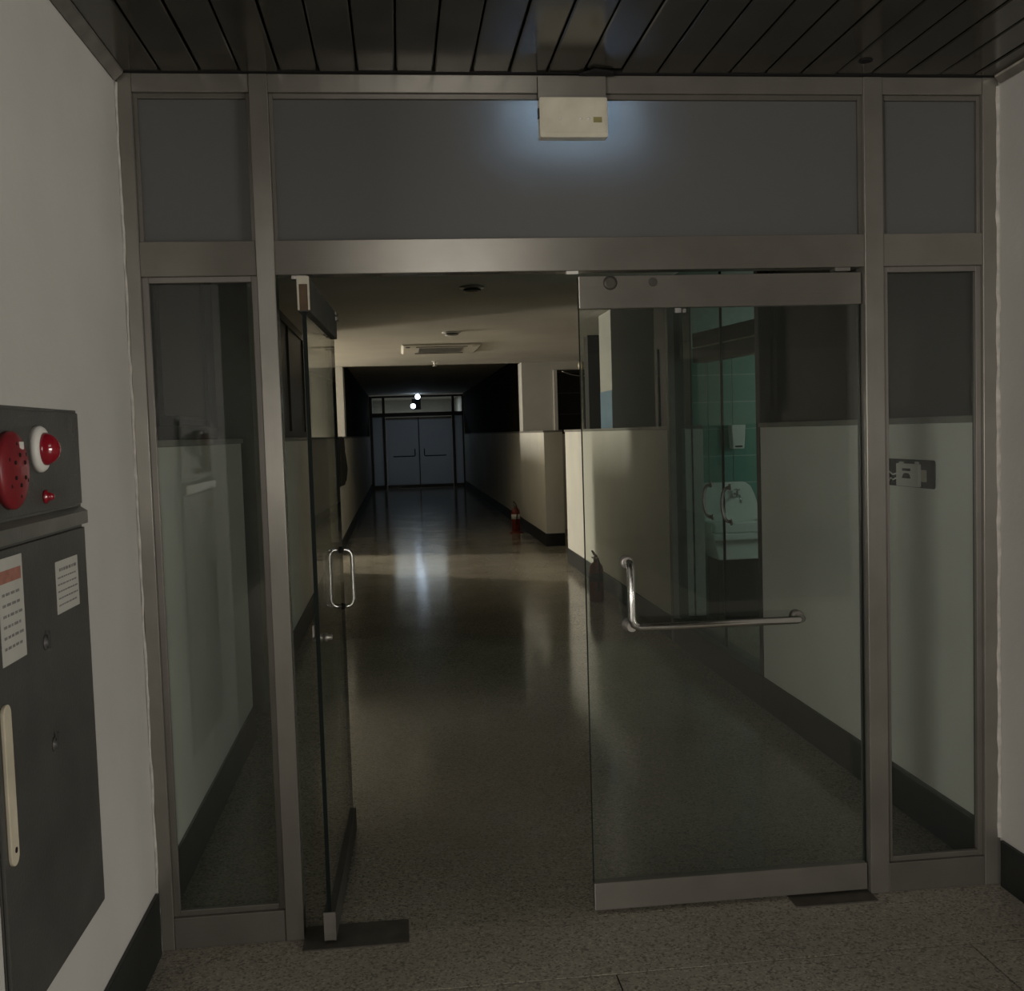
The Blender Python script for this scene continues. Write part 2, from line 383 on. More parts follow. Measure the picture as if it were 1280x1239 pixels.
# ---- corridor walls
def wainscot(name, side, y0, y1, thick=0.25, far_cap=False):
    s = 1 if side == 'right' else -1; X = RX if s > 0 else LX
    a, b = sorted((X, X+s*thick))
    o = struct(empty(name, ((a+b)/2, (y0+y1)/2, 0)))
    B(a, b, y0, y1, 0, 1.535).build('panel', WAIN, o)
    c0, c1 = (a-0.012, b) if s > 0 else (a, b+0.012)
    B(c0, c1, y0-0.004, y1+0.004, 1.535, 1.560).build('coping', COPE, o, bevel=0.003)
    bx = (X-0.012, X) if s > 0 else (X, X+0.012)
    MB().box(bx[0], bx[1], y0-0.012, y1+0.0, 0, 0.172).box(a, b, y0-0.012, y0, 0, 0.172).build('baseboard', BASE, o, bevel=0.002)
    return o
wainscot('wall_corridor_right', 'right', 3.372, 5.50)
wainscot('wall_corridor_right_middle', 'right', 7.42, 12.17)
wainscot('wall_corridor_right_low', 'right', 13.97, 16.746)
wainscot('wall_corridor_left', 'left', 3.372, 5.50)
wainscot('wall_corridor_left_middle', 'left', 6.62, 12.17)
wainscot('wall_corridor_left_low', 'left', 13.97, 16.746)
# beyond the side halls the walls stand at full height
for nm, s, X in (('wall_far_right', 1, RX), ('wall_far_left', -1, LX)):
    a, b = sorted((X, X+s*0.25))
    o = struct(empty(nm, ((a+b)/2, 23, 0)))
    B(a, b, 16.75, 31.0, 0, 1.535).build('panel', WAIN, o)
    B(*( (a-0.012, b) if s > 0 else (a, b+0.012)), 16.75, 31.0, 1.535, 1.560).build('coping', COPE, o)
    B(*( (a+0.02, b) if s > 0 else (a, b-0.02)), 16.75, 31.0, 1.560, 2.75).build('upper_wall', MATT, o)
    B(*( (X-0.012, X) if s > 0 else (X, X+0.012)), 16.75, 31.0, 0, 0.172).build('baseboard', BASE, o)
# square columns at the far end of the side halls
for nm, x0_, x1_ in (('trim_column_right', RX, 2.42), ('trim_column_left', -1.30, LX)):
    o = struct(empty(nm, ((x0_+x1_)/2, 16.5, 0)))
    B(x0_, x1_, 16.302, 16.74, 1.5605, CZ).build('shaft', WALL, o, bevel=0.004)
    B(*((2.20, 2.42) if x0_ > 0 else (-1.30, -1.055)), 16.302, 16.74, 0, 1.5605).build('shaft', WALL, o)
# dark upper walls: recessed glazing over the wainscots
def upper(name, x, y0, y1, n, s):
    o = struct(empty(name, (x, (y0+y1)/2, 1.56)))
    a, b = sorted((x, x+s*0.05))
    m = MB().box(a, b, y0, y1, 1.56, 1.62).box(a, b, y0, y1, 2.56, CZ)
    for k in range(n+1):
        yy = y0+(y1-y0-0.05)*k/n; m.box(a, b, yy, yy+0.05, 1.62, 2.56)
    m.build('window_frame', DARK, o)
    a2, b2 = sorted((x+s*0.02, x+s*0.03))
    for k in range(n):
        yy = y0+(y1-y0-0.05)*k/n; B(a2, b2, yy+0.05, yy+(y1-y0-0.05)/n, 1.62, 2.56).build('pane', DARK, o)
    return o
upper('window_2', RX+0.06, 3.372, 5.50, 2, 1)
upper('window_3', RX+0.52, 8.46, 9.42, 1, 1)
upper('window_4', LX-0.14, 3.372, 5.50, 2, -1)
upper('window_8', LX-0.14, 6.62, 11.15, 3, -1)
struct(B(LX-0.25, LX-0.005, 6.03, 6.53, 0, CZ).build('trim_pillar_left', COPE, bevel=0.004))
# doorway on the left between the wainscot and the pillar
d2 = struct(empty('door_2', (LX-0.22, 5.76, 0)))
B(LX-0.24, LX-0.20, 5.50, 6.03, 0, CZ).build('door_panel', DARK, d2)
MB().lathe((LX-0.20, 5.62, 1.0), (1, 0, 0), [(0.012, 0), (0.012, 0.03), (0.028, 0.035), (0.028, 0.06), (0.015, 0.07)], 14).build('door_knob', DULL, d2)
struct(B(LX-0.25, LX-0.20, 6.53, 6.62, 0, CZ).build('trim_left_reveal', DARK))
# pillar over the right wainscot with its lower part painted blue
o = struct(empty('trim_pillar_right', (2.15, 9.7, 1.56)))
B(RX+0.004, 2.36, 9.42, 9.97, 1.905, CZ).build('shaft', WALL, o)
B(RX+0.004, 2.36, 9.42, 9.97, 1.56, 1.905).build('shaft', WALL, o)
B(RX+0.001, RX+0.004, 9.421, 9.969, 1.561, 1.905).build('blue_band', BLUE, o)
# ceiling of corridor, side halls and the far corridor
struct(B(-6.4, 4.6, 3.365, 16.5, CZ, 2.80).build('ceiling_corridor', CEIL))
struct(B(-1.4, 2.6, 16.5, 36.2, 2.75, 2.90).build('ceiling_far', CEIL))
struct(B(-0.80, 1.945, 16.44, 16.5, 2.63, 2.76).build('trim_beam', CEIL))
# side hall on the left with its window
o = struct(empty('wall_hall_left', (-6.3, 11, 0)))
MB().box(-6.4, -6.2, 3.36, 15.02, 0, CZ).box(-6.4, -6.2, 15.88, 16.5, 0, CZ).box(-6.4, -6.2, 15.02, 15.88, 0, 1.36).box(-6.4, -6.2, 15.02, 15.88, 2.52, CZ).build('panel', WALL, o)
struct(B(-6.2, -1.302, 16.3, 16.5, 0, CZ).build('wall_hall_far', WALL))
struct(B(-6.2, LX-0.25, 6.42, 6.62, 0, CZ).build('wall_hall_near', WALL))
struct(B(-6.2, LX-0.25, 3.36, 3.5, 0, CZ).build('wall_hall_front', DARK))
w5 = struct(empty('window_5', (-6.3, 15.45, 1.36)))
MB().box(-6.34, -6.22, 15.02, 15.06, 1.36, 2.52).box(-6.34, -6.22, 15.84, 15.88, 1.36, 2.52).box(-6.34, -6.22, 15.06, 15.84, 1.36, 1.40).box(-6.34, -6.22, 15.06, 15.84, 2.48, 2.52).build('window_frame', STEEL_D, w5)
B(-6.30, -6.29, 15.06, 15.84, 1.40, 2.48).build('pane', HALLGLOW, w5)
# side hall on the right: far wall with dark window, outer wall, near wall
o = struct(empty('wall_hall_right', (3.5, 16.4, 0)))
MB().box(2.421, 4.6, 16.3, 16.5, 0, 1.5).box(2.421, 4.6, 16.3, 16.5, 2.50, CZ).box(2.421, 2.50, 16.3, 16.5, 1.5, 2.50).box(3.75, 4.6, 16.3, 16.5, 1.5, 2.50).build('panel', WALL, o)
w6 = struct(empty('window_6', (3.1, 16.38, 1.5)))
m = MB().box(2.50, 3.75, 16.36, 16.40, 1.5, 1.53).box(2.50, 3.75, 16.36, 16.40, 2.46, 2.50)
for zz in (1.80, 2.13): m.box(2.50, 3.75, 16.37, 16.39, zz, zz+0.018)
m.box(3.11, 3.13, 16.37, 16.39, 1.53, 2.46).build('window_frame', DARK, w6)
for xa, xb in ((2.50, 3.11), (3.13, 3.75)):
    for za, zb in ((1.53, 1.80), (1.818, 2.13), (2.148, 2.46)):
        B(xa, xb, 16.40, 16.41, za, zb).build('pane', BLACK, w6)
B(2.445, 2.498, 16.27, 16.30, 1.5, 2.50).build('window_trim', WALL, w6)
struct(B(4.6, 4.8, 3.36, 16.5, 0, CZ).build('wall_outer_right', WALL))
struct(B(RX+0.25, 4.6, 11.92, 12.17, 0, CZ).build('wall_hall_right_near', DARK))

# ---- restroom behind the right wall
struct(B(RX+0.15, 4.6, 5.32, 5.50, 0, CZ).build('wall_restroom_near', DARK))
wr = struct(empty('wall_restroom_far', (3.2, 8.36, 0), 0, True))
B(RX+0.176-3.2, 4.6-3.2, 8.31-8.36, 8.45-8.36, 0, CZ).build('grout_bed', GROUT, wr)
t0 = None; tw, th = 0.205, 0.219
for i in range(9):
    for j in range(10):
        xa = 2.10+0.085+(i-1)*tw+0.0  # a joint falls at x = 2.704
        za = 0.190+(j-1)*th
        xa = 2.704+(i-3)*tw
        if t0 is None:
            t0 = MB().prism([(0.0035, 0.0035), (tw-0.0035, 0.0035), (tw-0.0035, th-0.0035), (0.0035, th-0.0035)], -0.006, 0.0, 'Y').build('tile', TILE, wr)
            q = t0
        else:
            q = t0.copy(); COL.objects.link(q); q.parent = wr
        q.location = (xa-3.2, 8.31-8.36, za+0.02)
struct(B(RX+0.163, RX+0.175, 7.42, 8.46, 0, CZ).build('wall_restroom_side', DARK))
# dark bulkhead hanging under the restroom ceiling, in two runs with a pale joint
bk = struct(empty('trim_bulkhead', (2.2, 6.5, 2.0)))
ang = math.radians(8.0)
def brun(z0, z1, off, mat, name, th=0.10):
    m = MB(); 
    p0 = Vector((2.125, 7.40, 0)); p1 = Vector((2.125+0.25, 5.53, 0)); n = Vector((1, 0.13, 0)).normalized()
    q = [p0+n*off, p1+n*off, p1+n*(off+th), p0+n*(off+th)]
    m.prism([(v.x, v.y) for v in q], z0, z1, 'Z'); return m.build(name, mat, bk)
brun(2.005, 2.105, 0.0, BLACK, 'lower_run'); brun(2.105, 2.118, 0.012, DULL, 'joint_strip'); brun(2.118, 2.215, 0.0, BLACK, 'upper_run')

# ---- restroom door: frame in the right wall with two frameless glass leaves
d1 = struct(empty('door_1', (RX, 6.46, 0)))
MB().box(RX-0.014, RX+0.10, 7.352, 7.42, 0, CZ).build('jamb', COPE, d1, bevel=0.004)
MB().box(RX-0.004, RX+0.10, 5.50, 5.56, 0, CZ).build('jamb', DARK, d1, bevel=0.004)
B(RX-0.012, RX+0.12, 5.50, 7.42, 0, 0.172).build('threshold', BASE, d1)
for y0_, y1_, mt in ((6.284, 7.350, GLASS2), (5.562, 6.276, GLASS3)):
    g = B(RX+0.03, RX+0.042, y0_, y1_, 0.18, CZ-0.01).build('glass_leaf', mt, d1)
    sub(g)
B(RX+0.029, RX+0.043, 6.274, 6.286, 0.18, CZ-0.01).build('glass_edge', GLASSE, d1)
for yy in (6.50, 6.12):
    m = MB()
    path = []
    for k in range(9):
        a = math.pi*(k/8)
        path.append((RX+0.03-0.055*math.sin(a)**0.6, yy+0.02*math.cos(a)*0.6, 1.075+0.105*math.cos(a)))
    path[0] = (RX+0.03, path[0][1], path[0][2]); path[-1] = (RX+0.03, path[-1][1], path[-1][2])
    m.tube(path, 0.0105, 10)
    m.lathe((RX+0.03, path[0][1], 1.18), (-1, 0, 0), [(0.02, 0), (0.02, 0.008)], 14).lathe((RX+0.03, path[-1][1], 0.97), (-1, 0, 0), [(0.02, 0), (0.02, 0.008)], 14)
    m.build('pull_handle', DULL, d1)

# ---- far end of the corridor: second glazed partition
struct(B(-2.6, 3.6, 36.0, 36.2, 0, 2.75).build('wall_far_end', WALL))
struct(B(-1.05, LX-0.0, 31.12, 36.0, 0, 2.75).build('wall_far_room_left', WALL))
struct(B(RX+0.0, RX+0.25, 31.12, 36.0, 0, 2.75).build('wall_far_room_right', WALL))

# ================================================================== THINGS
# ---- near glazed partition
gp = thing('glazed_partition', (0.5725, FY+0.03, 0), 'brushed steel framed glass partition spanning the near end of the corridor', 'partition')
POST = ((-0.775, -0.735), (-0.400, -0.345), (1.490, 1.553), (1.885, 1.938))
for a, b in POST: B(a, b, FY, FY+0.07, 0, 2.628).build('post', STEEL, gp, bevel=0.0025)
BAYS = ((-0.735, -0.400), (-0.345, 1.490), (1.553, 1.885))
for a, b in BAYS:
    B(a, b, FY+0.003, FY+0.067, 2.575, 2.628).build('head_rail', STEEL, gp, bevel=0.002)
    B(a, b, FY+0.003, FY+0.067, 2.040, 2.142).build('transom_rail', STEEL, gp, bevel=0.002)
for a, b in (BAYS[0], BAYS[2]):
    B(a, b, FY+0.003, FY+0.067, 0.0, 0.098).build('sill_rail', STEEL_D, gp, bevel=0.003)
def ring(a, b, z0, z1, w, y0, y1, name, mat):
    MB().box(a, a+w, y0, y1, z0, z1).box(b-w, b, y0, y1, z0, z1).box(a+w, b-w, y0, y1, z0, z0+w).box(a+w, b-w, y0, y1, z1-w, z1).build(name, mat, gp, bevel=0.0015)
for a, b in BAYS:
    e = 0.012
    MB().box(a, a+e, FY+0.016, FY+0.03, 2.142, 2.575).box(b-e, b, FY+0.016, FY+0.03, 2.142, 2.575).box(a+e, b-e, FY+0.016, FY+0.03, 2.560, 2.575).build('glazing_bead', STEEL_D, gp, bevel=0.0015)
    B(a+0.001, b-0.001, FY+0.03, FY+0.038, 2.143, 2.574).build('frosted_pane', FROST, gp)
for a, b in (BAYS[0], BAYS[2]):
    e = 0.018
    ring(a, b, 0.098, 2.040, e, FY+0.014, FY+0.030, 'glazing_bead', STEEL_D)
    B(a+0.001, b-0.001, FY+0.03, FY+0.042, 0.099, 2.039).build('clear_pane', GLASS, gp)
B(0.535, 0.572, FY+0.012, FY+0.03, 2.031, 2.040).build('strike_plate', WHITE, gp)
MB().box(-0.30, -0.255, FY+0.02, FY+0.06, 2.030, 2.040).box(1.40, 1.45, FY+0.02, FY+0.06, 2.030, 2.040).build('pivot_shoe', DULL, gp)
# rough sealant lines between frame and walls
def sealant(name, x, z0, z1, w):
    m = MB(); n = 60; L = []; R_ = []
    for k in range(n+1):
        z = z0+(z1-z0)*k/n
        L.append((x-w*0.5-random.uniform(-0.0025, 0.0035), z)); R_.append((x+w*0.5+random.uniform(-0.0025, 0.0035), z))
    nb = len(m.v)
    for (a, z), (b, _) in zip(L, R_):
        m.v += [(a, FY+0.002, z), ((a+b)/2, FY-0.007-random.random()*0.004, z), (b, FY+0.002, z)]
    for k in range(n):
        i = nb+k*3
        for q in ((i, i+1, i+4, i+3), (i+1, i+2, i+5, i+4)): m.f.append(list(q)); m.s.append(True); m.m.append(0)
    return struct(m.build(name, CAULK))
sealant('trim_sealant_left', -0.779, 0.0, 2.60, 0.010)
sealant('trim_sealant_right', 1.9365, 0.16, 2.60, 0.016)

# ---- glass door leaves (local coordinates: x from hinge edge to free edge, +y = one face)
def leaf(name, loc, rz, label, group, RAIL, wid=0.912):
    o = thing(name, loc, label, 'door', group, rz, True)
    g = B(0.002, wid, -0.006, 0.006, 0.098, 1.926).build('glass_pane', GLASS, o)
    B(wid-0.0015, wid+0.0005, -0.0062, 0.0062, 0.098, 1.926).build('pane_edge', GLASSE, g)
    B(0.0, 0.0025, -0.0062, 0.0062, 0.098, 1.926).build('pane_edge', GLASSE, g)
    B(0, wid, -0.018, 0.018, 1.925, 2.025).build('top_rail', RAIL, o, bevel=0.002)
    B(0, wid, -0.018, 0.018, 0.010, 0.099).build('bottom_rail', RAIL, o, bevel=0.002)
    return o
lr = leaf('glass_door', (1.485, FY+0.036, 0), math.pi, 'closed right glass door leaf with a long L shaped push bar', None, STEEL)
# L shaped bar on the side facing the lobby (local +y), with mounts through the glass
so = 0.062
xa, xb = 1.485-0.706, 1.485-1.262
h = MB()
path = [(xa, 0.006, 1.128), (xa, so*0.7, 1.128), (xa, so, 1.112)]
path += [(xa, so, 1.0), (xa, so, 0.955), (xa-0.006, so, 0.938), (xa-0.022, so, 0.929), (xa-0.10, so, 0.927), (xb+0.02, so, 0.927), (xb, so*0.75, 0.927), (xb, 0.006, 0.927)]
h.tube(path, 0.0125, 14)
hb = h.build('push_bar', CHROME, lr)
m = MB()
for x, z in ((xa, 1.128), (xb, 0.927)):
    m.lathe((x, 0.006, z), (0, 1, 0), [(0.021, 0), (0.021, 0.006), (0.016, 0.009)], 16)
    m.lathe((x, -0.006, z), (0, -1, 0), [(0.021, 0), (0.021, 0.008), (0.014, 0.012)], 16)
m.lathe((xa-0.002, so-0.01, 0.929), (0, -1, 0), [(0.016, 0), (0.016, 0.045), (0.022, 0.046), (0.022, 0.052)], 16)
m.build('bar_mount', DULL, hb)
MB().lathe((1.485-0.672, 0.018, 2.003), (0, 1, 0), [(0.022, 0), (0.022, 0.002), (0.014, 0.004)], 18).lathe((1.485-0.808, 0.018, 2.004), (0, 1, 0), [(0.014, 0), (0.013, 0.002)], 18).build('lock_plug', DARK_STEEL, lr)
MB().box(1.485-0.897, 1.485-0.877, 0.006, 0.016, 1.908, 1.922).box(1.485-0.913, 1.485-0.902, 0.006, 0.014, 1.908, 1.920).build('glint_block', CHROME, lr)  # added chrome blocks standing in for two bright glints on the glass

ll = leaf('glass_door', (-0.262, 3.182, 0), math.radians(88.3), 'left glass door leaf swung open into the corridor, with a looped pull handle', None, DARK_STEEL)
h = MB()
for s in (-1, 1):
    path = [(0.83, s*0.006, 1.125), (0.83, s*0.022, 1.125)]
    for k in range(7):
        a = math.radians(90-90*k/6); path.append((0.83, s*(0.024+0.024*math.cos(a)), 1.097+0.028*math.sin(a)))
    for k in range(7):
        a = math.radians(-90*k/6); path.append((0.83, s*(0.024+0.024*math.cos(a)), 0.937+0.028*math.sin(a)))
    path += [(0.83, s*0.006, 0.909)]
    h.tube(path, 0.0078, 12)
hd = h.build('pull_handle', CHROME, ll)
m = MB()
for z in (1.125, 0.909):
    for s in (-1, 1): m.lathe((0.83, s*0.006, z), (0, s, 0), [(0.013, 0), (0.013, 0.006), (0.010, 0.008)], 14)
m.build('handle_washer', RUBBER, hd)
m = MB().lathe((0.13, 0.006, 0.925), (0, 1, 0), [(0.014, 0), (0.014, 0.010), (0.009, 0.012), (0.009, 0.026)], 14).lathe((0.13, -0.006, 0.925), (0, -1, 0), [(0.014, 0), (0.014, 0.010), (0.009, 0.012), (0.009, 0.024)], 14)
m.box(0.122, 0.138, 0.024, 0.030, 0.925, 0.965).build('thumb_lock', DULL, ll)
MB().box(0.866, 0.925, -0.026, 0.026, 1.992, 2.006).box(0.866, 0.925, -0.024, 0.022, 2.012, 2.026).build('corner_stop', DULL, ll, bevel=0.002)
# hollow rail ends seen edge-on at the hinge
for z0_, z1_, nm in ((1.930, 2.028, 'rail_cap'), (0.012, 0.100, 'rail_cap')):
    c = MB().box(-0.004, 0.0, -0.018, -0.0125, z0_, z1_).box(-0.004, 0.0, 0.0125, 0.018, z0_, z1_).box(-0.004, 0.0, -0.0125, 0.0125, z1_-0.022, z1_).build(nm, CREAM if z0_ > 1 else DULL, ll)
    B(-0.002, 0.0, -0.0125, 0.0125, z0_, z1_-0.022).build('rail_core', BROWN if z0_ > 1 else DULL, c)

# ---- floor plates of the door closers
tag(MB().prism(rounded(-0.345, -0.022, 3.145, 3.300, 0.006, 2), 0.0, 0.004, 'Z').build('floor_plate', PLATE), 'dull steel floor plate under the open left glass door', 'floor plate')
tag(MB().prism(rounded(1.215, 1.49, 3.168, 3.300, 0.006, 2), 0.0, 0.004, 'Z').build('floor_plate', PLATE), 'dull steel floor plate under the closed right glass door', 'floor plate')

# ---- unlit exit sign box hanging on the partition head, lamp strip at its back
sg = thing('sign_box', (0.563, FY-0.03, 2.43), 'aged white sign box hung from the partition head with bluish light spilling behind', 'sign')
MB().prism(rounded(0.459, 0.667, 2.433, 2.552, 0.006, 3), FY-0.034, FY+0.008, 'Y').build('housing', CREAM, sg, bevel=0.002)
B(0.466, 0.660, FY-0.036, FY-0.034, 2.446, 2.546).build('face_panel', CREAM, sg)
B(0.459, 0.667, FY-0.012, FY+0.001, 2.552, 2.620).build('hanger', STEEL, sg)
for x_ in (0.520, 0.583, 0.607):
    MB().lathe((x_, FY-0.036, 2.487), (0, -1, 0), [(0.0045, 0), (0.0045, 0.002), (0.002, 0.004)], 10).build('screw', WHITE, sg)
B(0.622, 0.648, FY-0.0375, FY-0.036, 2.476, 2.492).build('printed_mark', OLIVE, sg)
B(0.455, 0.4592, FY-0.03, FY-0.01, 2.492, 2.520).build('cable_plug', RUBBER, sg)
# the lit half of the sign sits on the corridor side of the pane, its lamp facing the glass
MB().box(0.38, 0.75, FY+0.215, FY+0.24, 2.46, 2.628).box(0.38, 0.75, FY+0.068, FY+0.215, 2.606, 2.628).build('rear_housing', CREAM, sg)
MB().box(0.38, 0.75, FY+0.15, FY+0.215, 2.46, 2.472).box(0.38, 0.39, FY+0.13, FY+0.215, 2.472, 2.606).box(0.74, 0.75, FY+0.13, FY+0.215, 2.472, 2.606).build('shroud', CREAM, sg)
B(0.42, 0.71, FY+0.205, FY+0.214, 2.515, 2.59).build('lamp_strip', LED, sg)

# ---- fire hose cabinet on the left wall
XC = -0.78
cb = thing('fire_hose_cabinet', (XC+0.0120, 2.345, 0.41), 'dark grey steel fire hose cabinet on the left wall with red bell and stickers', 'cabinet')
B(XC+0.0020, XC+0.0030, 2.03, 2.662, 0.41, 1.635).build('body', CAB, cb, bevel=0.003)
dr = B(XC+0.0030, XC+0.0110, 2.036, 2.656, 0.418, 1.352).build('door', CAB, cb, bevel=0.002)
B(XC+0.0030, XC+0.0090, 2.036, 2.656, 1.410, 1.628).build('upper_panel', CAB, cb, bevel=0.002)
MB().prism([(XC+0.0030, 1.358), (XC+0.0210, 1.362), (XC+0.0210, 1.392), (XC+0.0030, 1.404)], 2.034, 2.652, 'Y').build('ridge', CAB2, cb)
sub(dr)
# handle: long pale strip with rounded ends; small locks
hp = [(2.074+0.020*math.cos(math.radians(a)), 1.040+0.020*math.sin(math.radians(a))) for a in range(0, 181, 20)]
hp += [(2.074+0.020*math.cos(math.radians(a)), 0.765+0.020*math.sin(math.radians(a))) for a in range(180, 361, 20)]
MB().prism(hp, XC+0.0110, XC+0.0190, 'X').build('handle', BEIGE, dr, bevel=0.002)
MB().lathe((XC+0.0190, 2.076, 0.775), (1, 0, 0), [(0.006, 0), (0.006, 0.001)], 10).build('handle_hole', BLACK, dr)
for yy, zz in ((2.331, 1.130), (2.350, 0.902)):
    MB().lathe((XC+0.0110, yy, zz), (1, 0, 0), [(0.017, 0), (0.016, 0.003), (0.009, 0.004), (0.008, 0.007), (0.004, 0.007)], 18).box(XC+0.0170, XC+0.0230, yy-0.002, yy+0.002, zz-0.012, zz+0.026).build('lock', CAB, dr)
def sticker(y0_, y1_, z0_, z1_, head, rows):
    s_ = B(XC+0.0111, XC+0.0118, y0_, y1_, z0_, z1_).build('sticker', PAPER, dr)
    return s_
sticker(2.085, 2.216, 1.128, 1.336, True, 7); sticker(2.420, 2.582, 1.174, 1.292, False, 6)
m = MB(); m.box(XC+0.0119, XC+0.0122, 2.085, 2.206, 1.287, 1.312); m.build('sticker_heading', PINK, dr)
m = MB()
for k in range(6):
    z = 1.262-k*0.021
    y = 2.10
    while y < 2.195:
        l = random.uniform(0.008, 0.022); m.box(XC+0.0119, XC+0.0122, y, min(y+l, 2.205), z, z+0.0055); y += l+0.006
m.build('sticker_print', INK, dr)['kind'] = 'stuff'
m = MB()
for k in range(6):
    z = 1.268-k*0.0155
    y = 2.445 if k == 0 else 2.432
    while y < (2.55 if k == 0 else 2.565):
        l = random.uniform(0.008, 0.020); m.box(XC+0.0119, XC+0.0122, y, min(y+l, 2.572), z, z+(0.007 if k == 0 else 0.0035)); y += l+0.005
m.build('sticker_print', INK, dr)['kind'] = 'stuff'
# red bell disc with sound slots
bl = MB().lathe((XC+0.0090, 2.175, 1.505), (1, 0, 0), [(0.078, 0), (0.078, 0.012), (0.074, 0.016), (0.060, 0.022), (0.030, 0.025), (0.0, 0.026)], 36).build('bell', RED, cb)
sub(bl)
for a in range(20, 380, 60):
    for rr in (0.030, 0.052):
        yy = 2.175+rr*math.cos(math.radians(a+rr*300)); zz = 1.505+rr*math.sin(math.radians(a+rr*300))
        MB().lathe((XC+0.0305-(0.0 if rr < 0.05 else 0.001)+(0.003 if rr < 0.035 else 0), yy, zz), (1, 0, 0), [(0.0042, 0), (0.0042, 0.0025)], 8).build('sound_hole', BLACK, bl)
B(XC+0.0290, XC+0.0325, 2.183, 2.206, 1.546, 1.561).build('sticker', WHITE, bl)
# red signal lamp in a white ring; small pilot lamp
lm = MB().lathe((XC+0.0090, 2.350, 1.545), (1, 0, 0), [(0.050, 0), (0.050, 0.010), (0.046, 0.016), (0.036, 0.018)], 32).build('lamp_ring', WHITE, cb)
MB().lathe((XC+0.0230, 2.350, 1.545), (1, 0, 0), [(0.036, 0), (0.035, 0.009), (0.031, 0.018), (0.023, 0.027), (0.012, 0.033), (0.0, 0.035)], 32).build('red_lens', REDL, sub(lm))
MB().lathe((XC+0.0090, 2.385, 1.441), (1, 0, 0), [(0.015, 0), (0.015, 0.006), (0.009, 0.007), (0.009, 0.013), (0.006, 0.019), (0, 0.020)], 18).build('pilot_lamp', REDL, cb)

# ---- open wall box on the right corridor wall with a loose socket
sb = thing('socket_box', (RX, 3.84, 1.345), 'open black wall box with a loose white socket module on the right corridor wall', 'socket')
bp_ = [(y, z) for y, z in rounded(3.640, 4.055, 1.294, 1.400, 0.012, 3)]
MB().prism(bp_, RX-0.003, RX+0.0005, 'X').build('box_recess', BLACK, sb)
mm = MB().prism(rounded(3.742, 3.915, 1.297, 1.384, 0.004, 2), RX-0.016, RX-0.003, 'X')
mm.prism(rounded(3.755, 3.775, 1.384, 1.392, 0.002, 2), RX-0.012, RX-0.003, 'X').prism(rounded(3.875, 3.900, 1.384, 1.390, 0.002, 2), RX-0.012, RX-0.003, 'X')
ms = sub(mm.build('socket_module', WHITE, sb, bevel=0.001))
MB().box(RX-0.0175, RX-0.0155, 3.800, 3.862, 1.356, 1.366).prism([(3.798, 1.328), (3.866, 1.328), (3.855, 1.343), (3.845, 1.348), (3.818, 1.348), (3.806, 1.343)], RX-0.0175, RX-0.0155, 'X').build('slot', BLACK, ms)
MB().tube([(RX-0.006, 3.918, 1.345), (RX-0.012, 3.95, 1.338), (RX-0.010, 3.985, 1.350), (RX-0.004, 4.03, 1.344)], 0.0035, 8).tube([(RX-0.006, 3.918, 1.330), (RX-0.014, 3.945, 1.318), (RX-0.010, 3.97, 1.325), (RX-0.004, 4.00, 1.312)], 0.003, 8).build('loose_wire', WHITE, sb)
MB().box(RX-0.007, RX-0.003, 3.700, 3.735, 1.318, 1.362).build('bracket', BEIGE, sb)

# ---- fire extinguishers
def extinguisher(loc, label, red, rz, tray):
    o = thing('fire_extinguisher', loc, label, 'fire extinguisher', None, rz, True)
    b0 = 0.03 if tray else 0.0
    MB().lathe((0, 0, b0), (0, 0, 1), [(0.060, 0), (0.066, 0.008), (0.066, 0.285), (0.060, 0.320), (0.042, 0.345), (0.022, 0.358), (0.020, 0.372)], 24).build('cylinder', red, o)
    MB().lathe((0, 0, b0+0.185), (0, 0, 1), [(0.0672, 0), (0.0672, 0.075)], 24).build('label_band', WHITE if tray else RUBBER, o)
    v = MB().lathe((0, 0, b0+0.37), (0, 0, 1), [(0.022, 0), (0.024, 0.03), (0.014, 0.045)], 14).build('valve', DULL, o)
    MB().prism([(-0.02, b0+0.405), (0.04, b0+0.418), (0.085, b0+0.445), (0.088, b0+0.455), (0.035, b0+0.430), (-0.02, b0+0.42)], -0.009, 0.009, 'Y').prism([(0.0, b0+0.385), (0.085, b0+0.385), (0.088, b0+0.395), (0.0, b0+0.400)], -0.009, 0.009, 'Y').build('lever', RUBBER, v)
    MB().tube([(-0.02, 0, b0+0.39), (-0.055, 0, b0+0.395), (-0.085, 0, b0+0.36), (-0.090, 0, b0+0.28), (-0.086, 0.01, b0+0.17), (-0.080, 0.012, b0+0.10)], [0.008]*4+[0.010, 0.013], 10).build('hose', RUBBER, o)
    if tray:
        MB().lathe((0, 0, 0), (0, 0, 1), [(0.105, 0), (0.105, 0.012), (0.075, 0.016), (0.075, 0.030)], 20).build('stand', red, o)
    return o
extinguisher((1.76, 16.05, 0), 'red fire extinguisher with a white label far down the corridor by the right wall', REDX, math.radians(100), True)
extinguisher((1.735, 9.30, 0), 'dark fire extinguisher on the floor behind the closed glass door', REDX_D, math.radians(100), False)

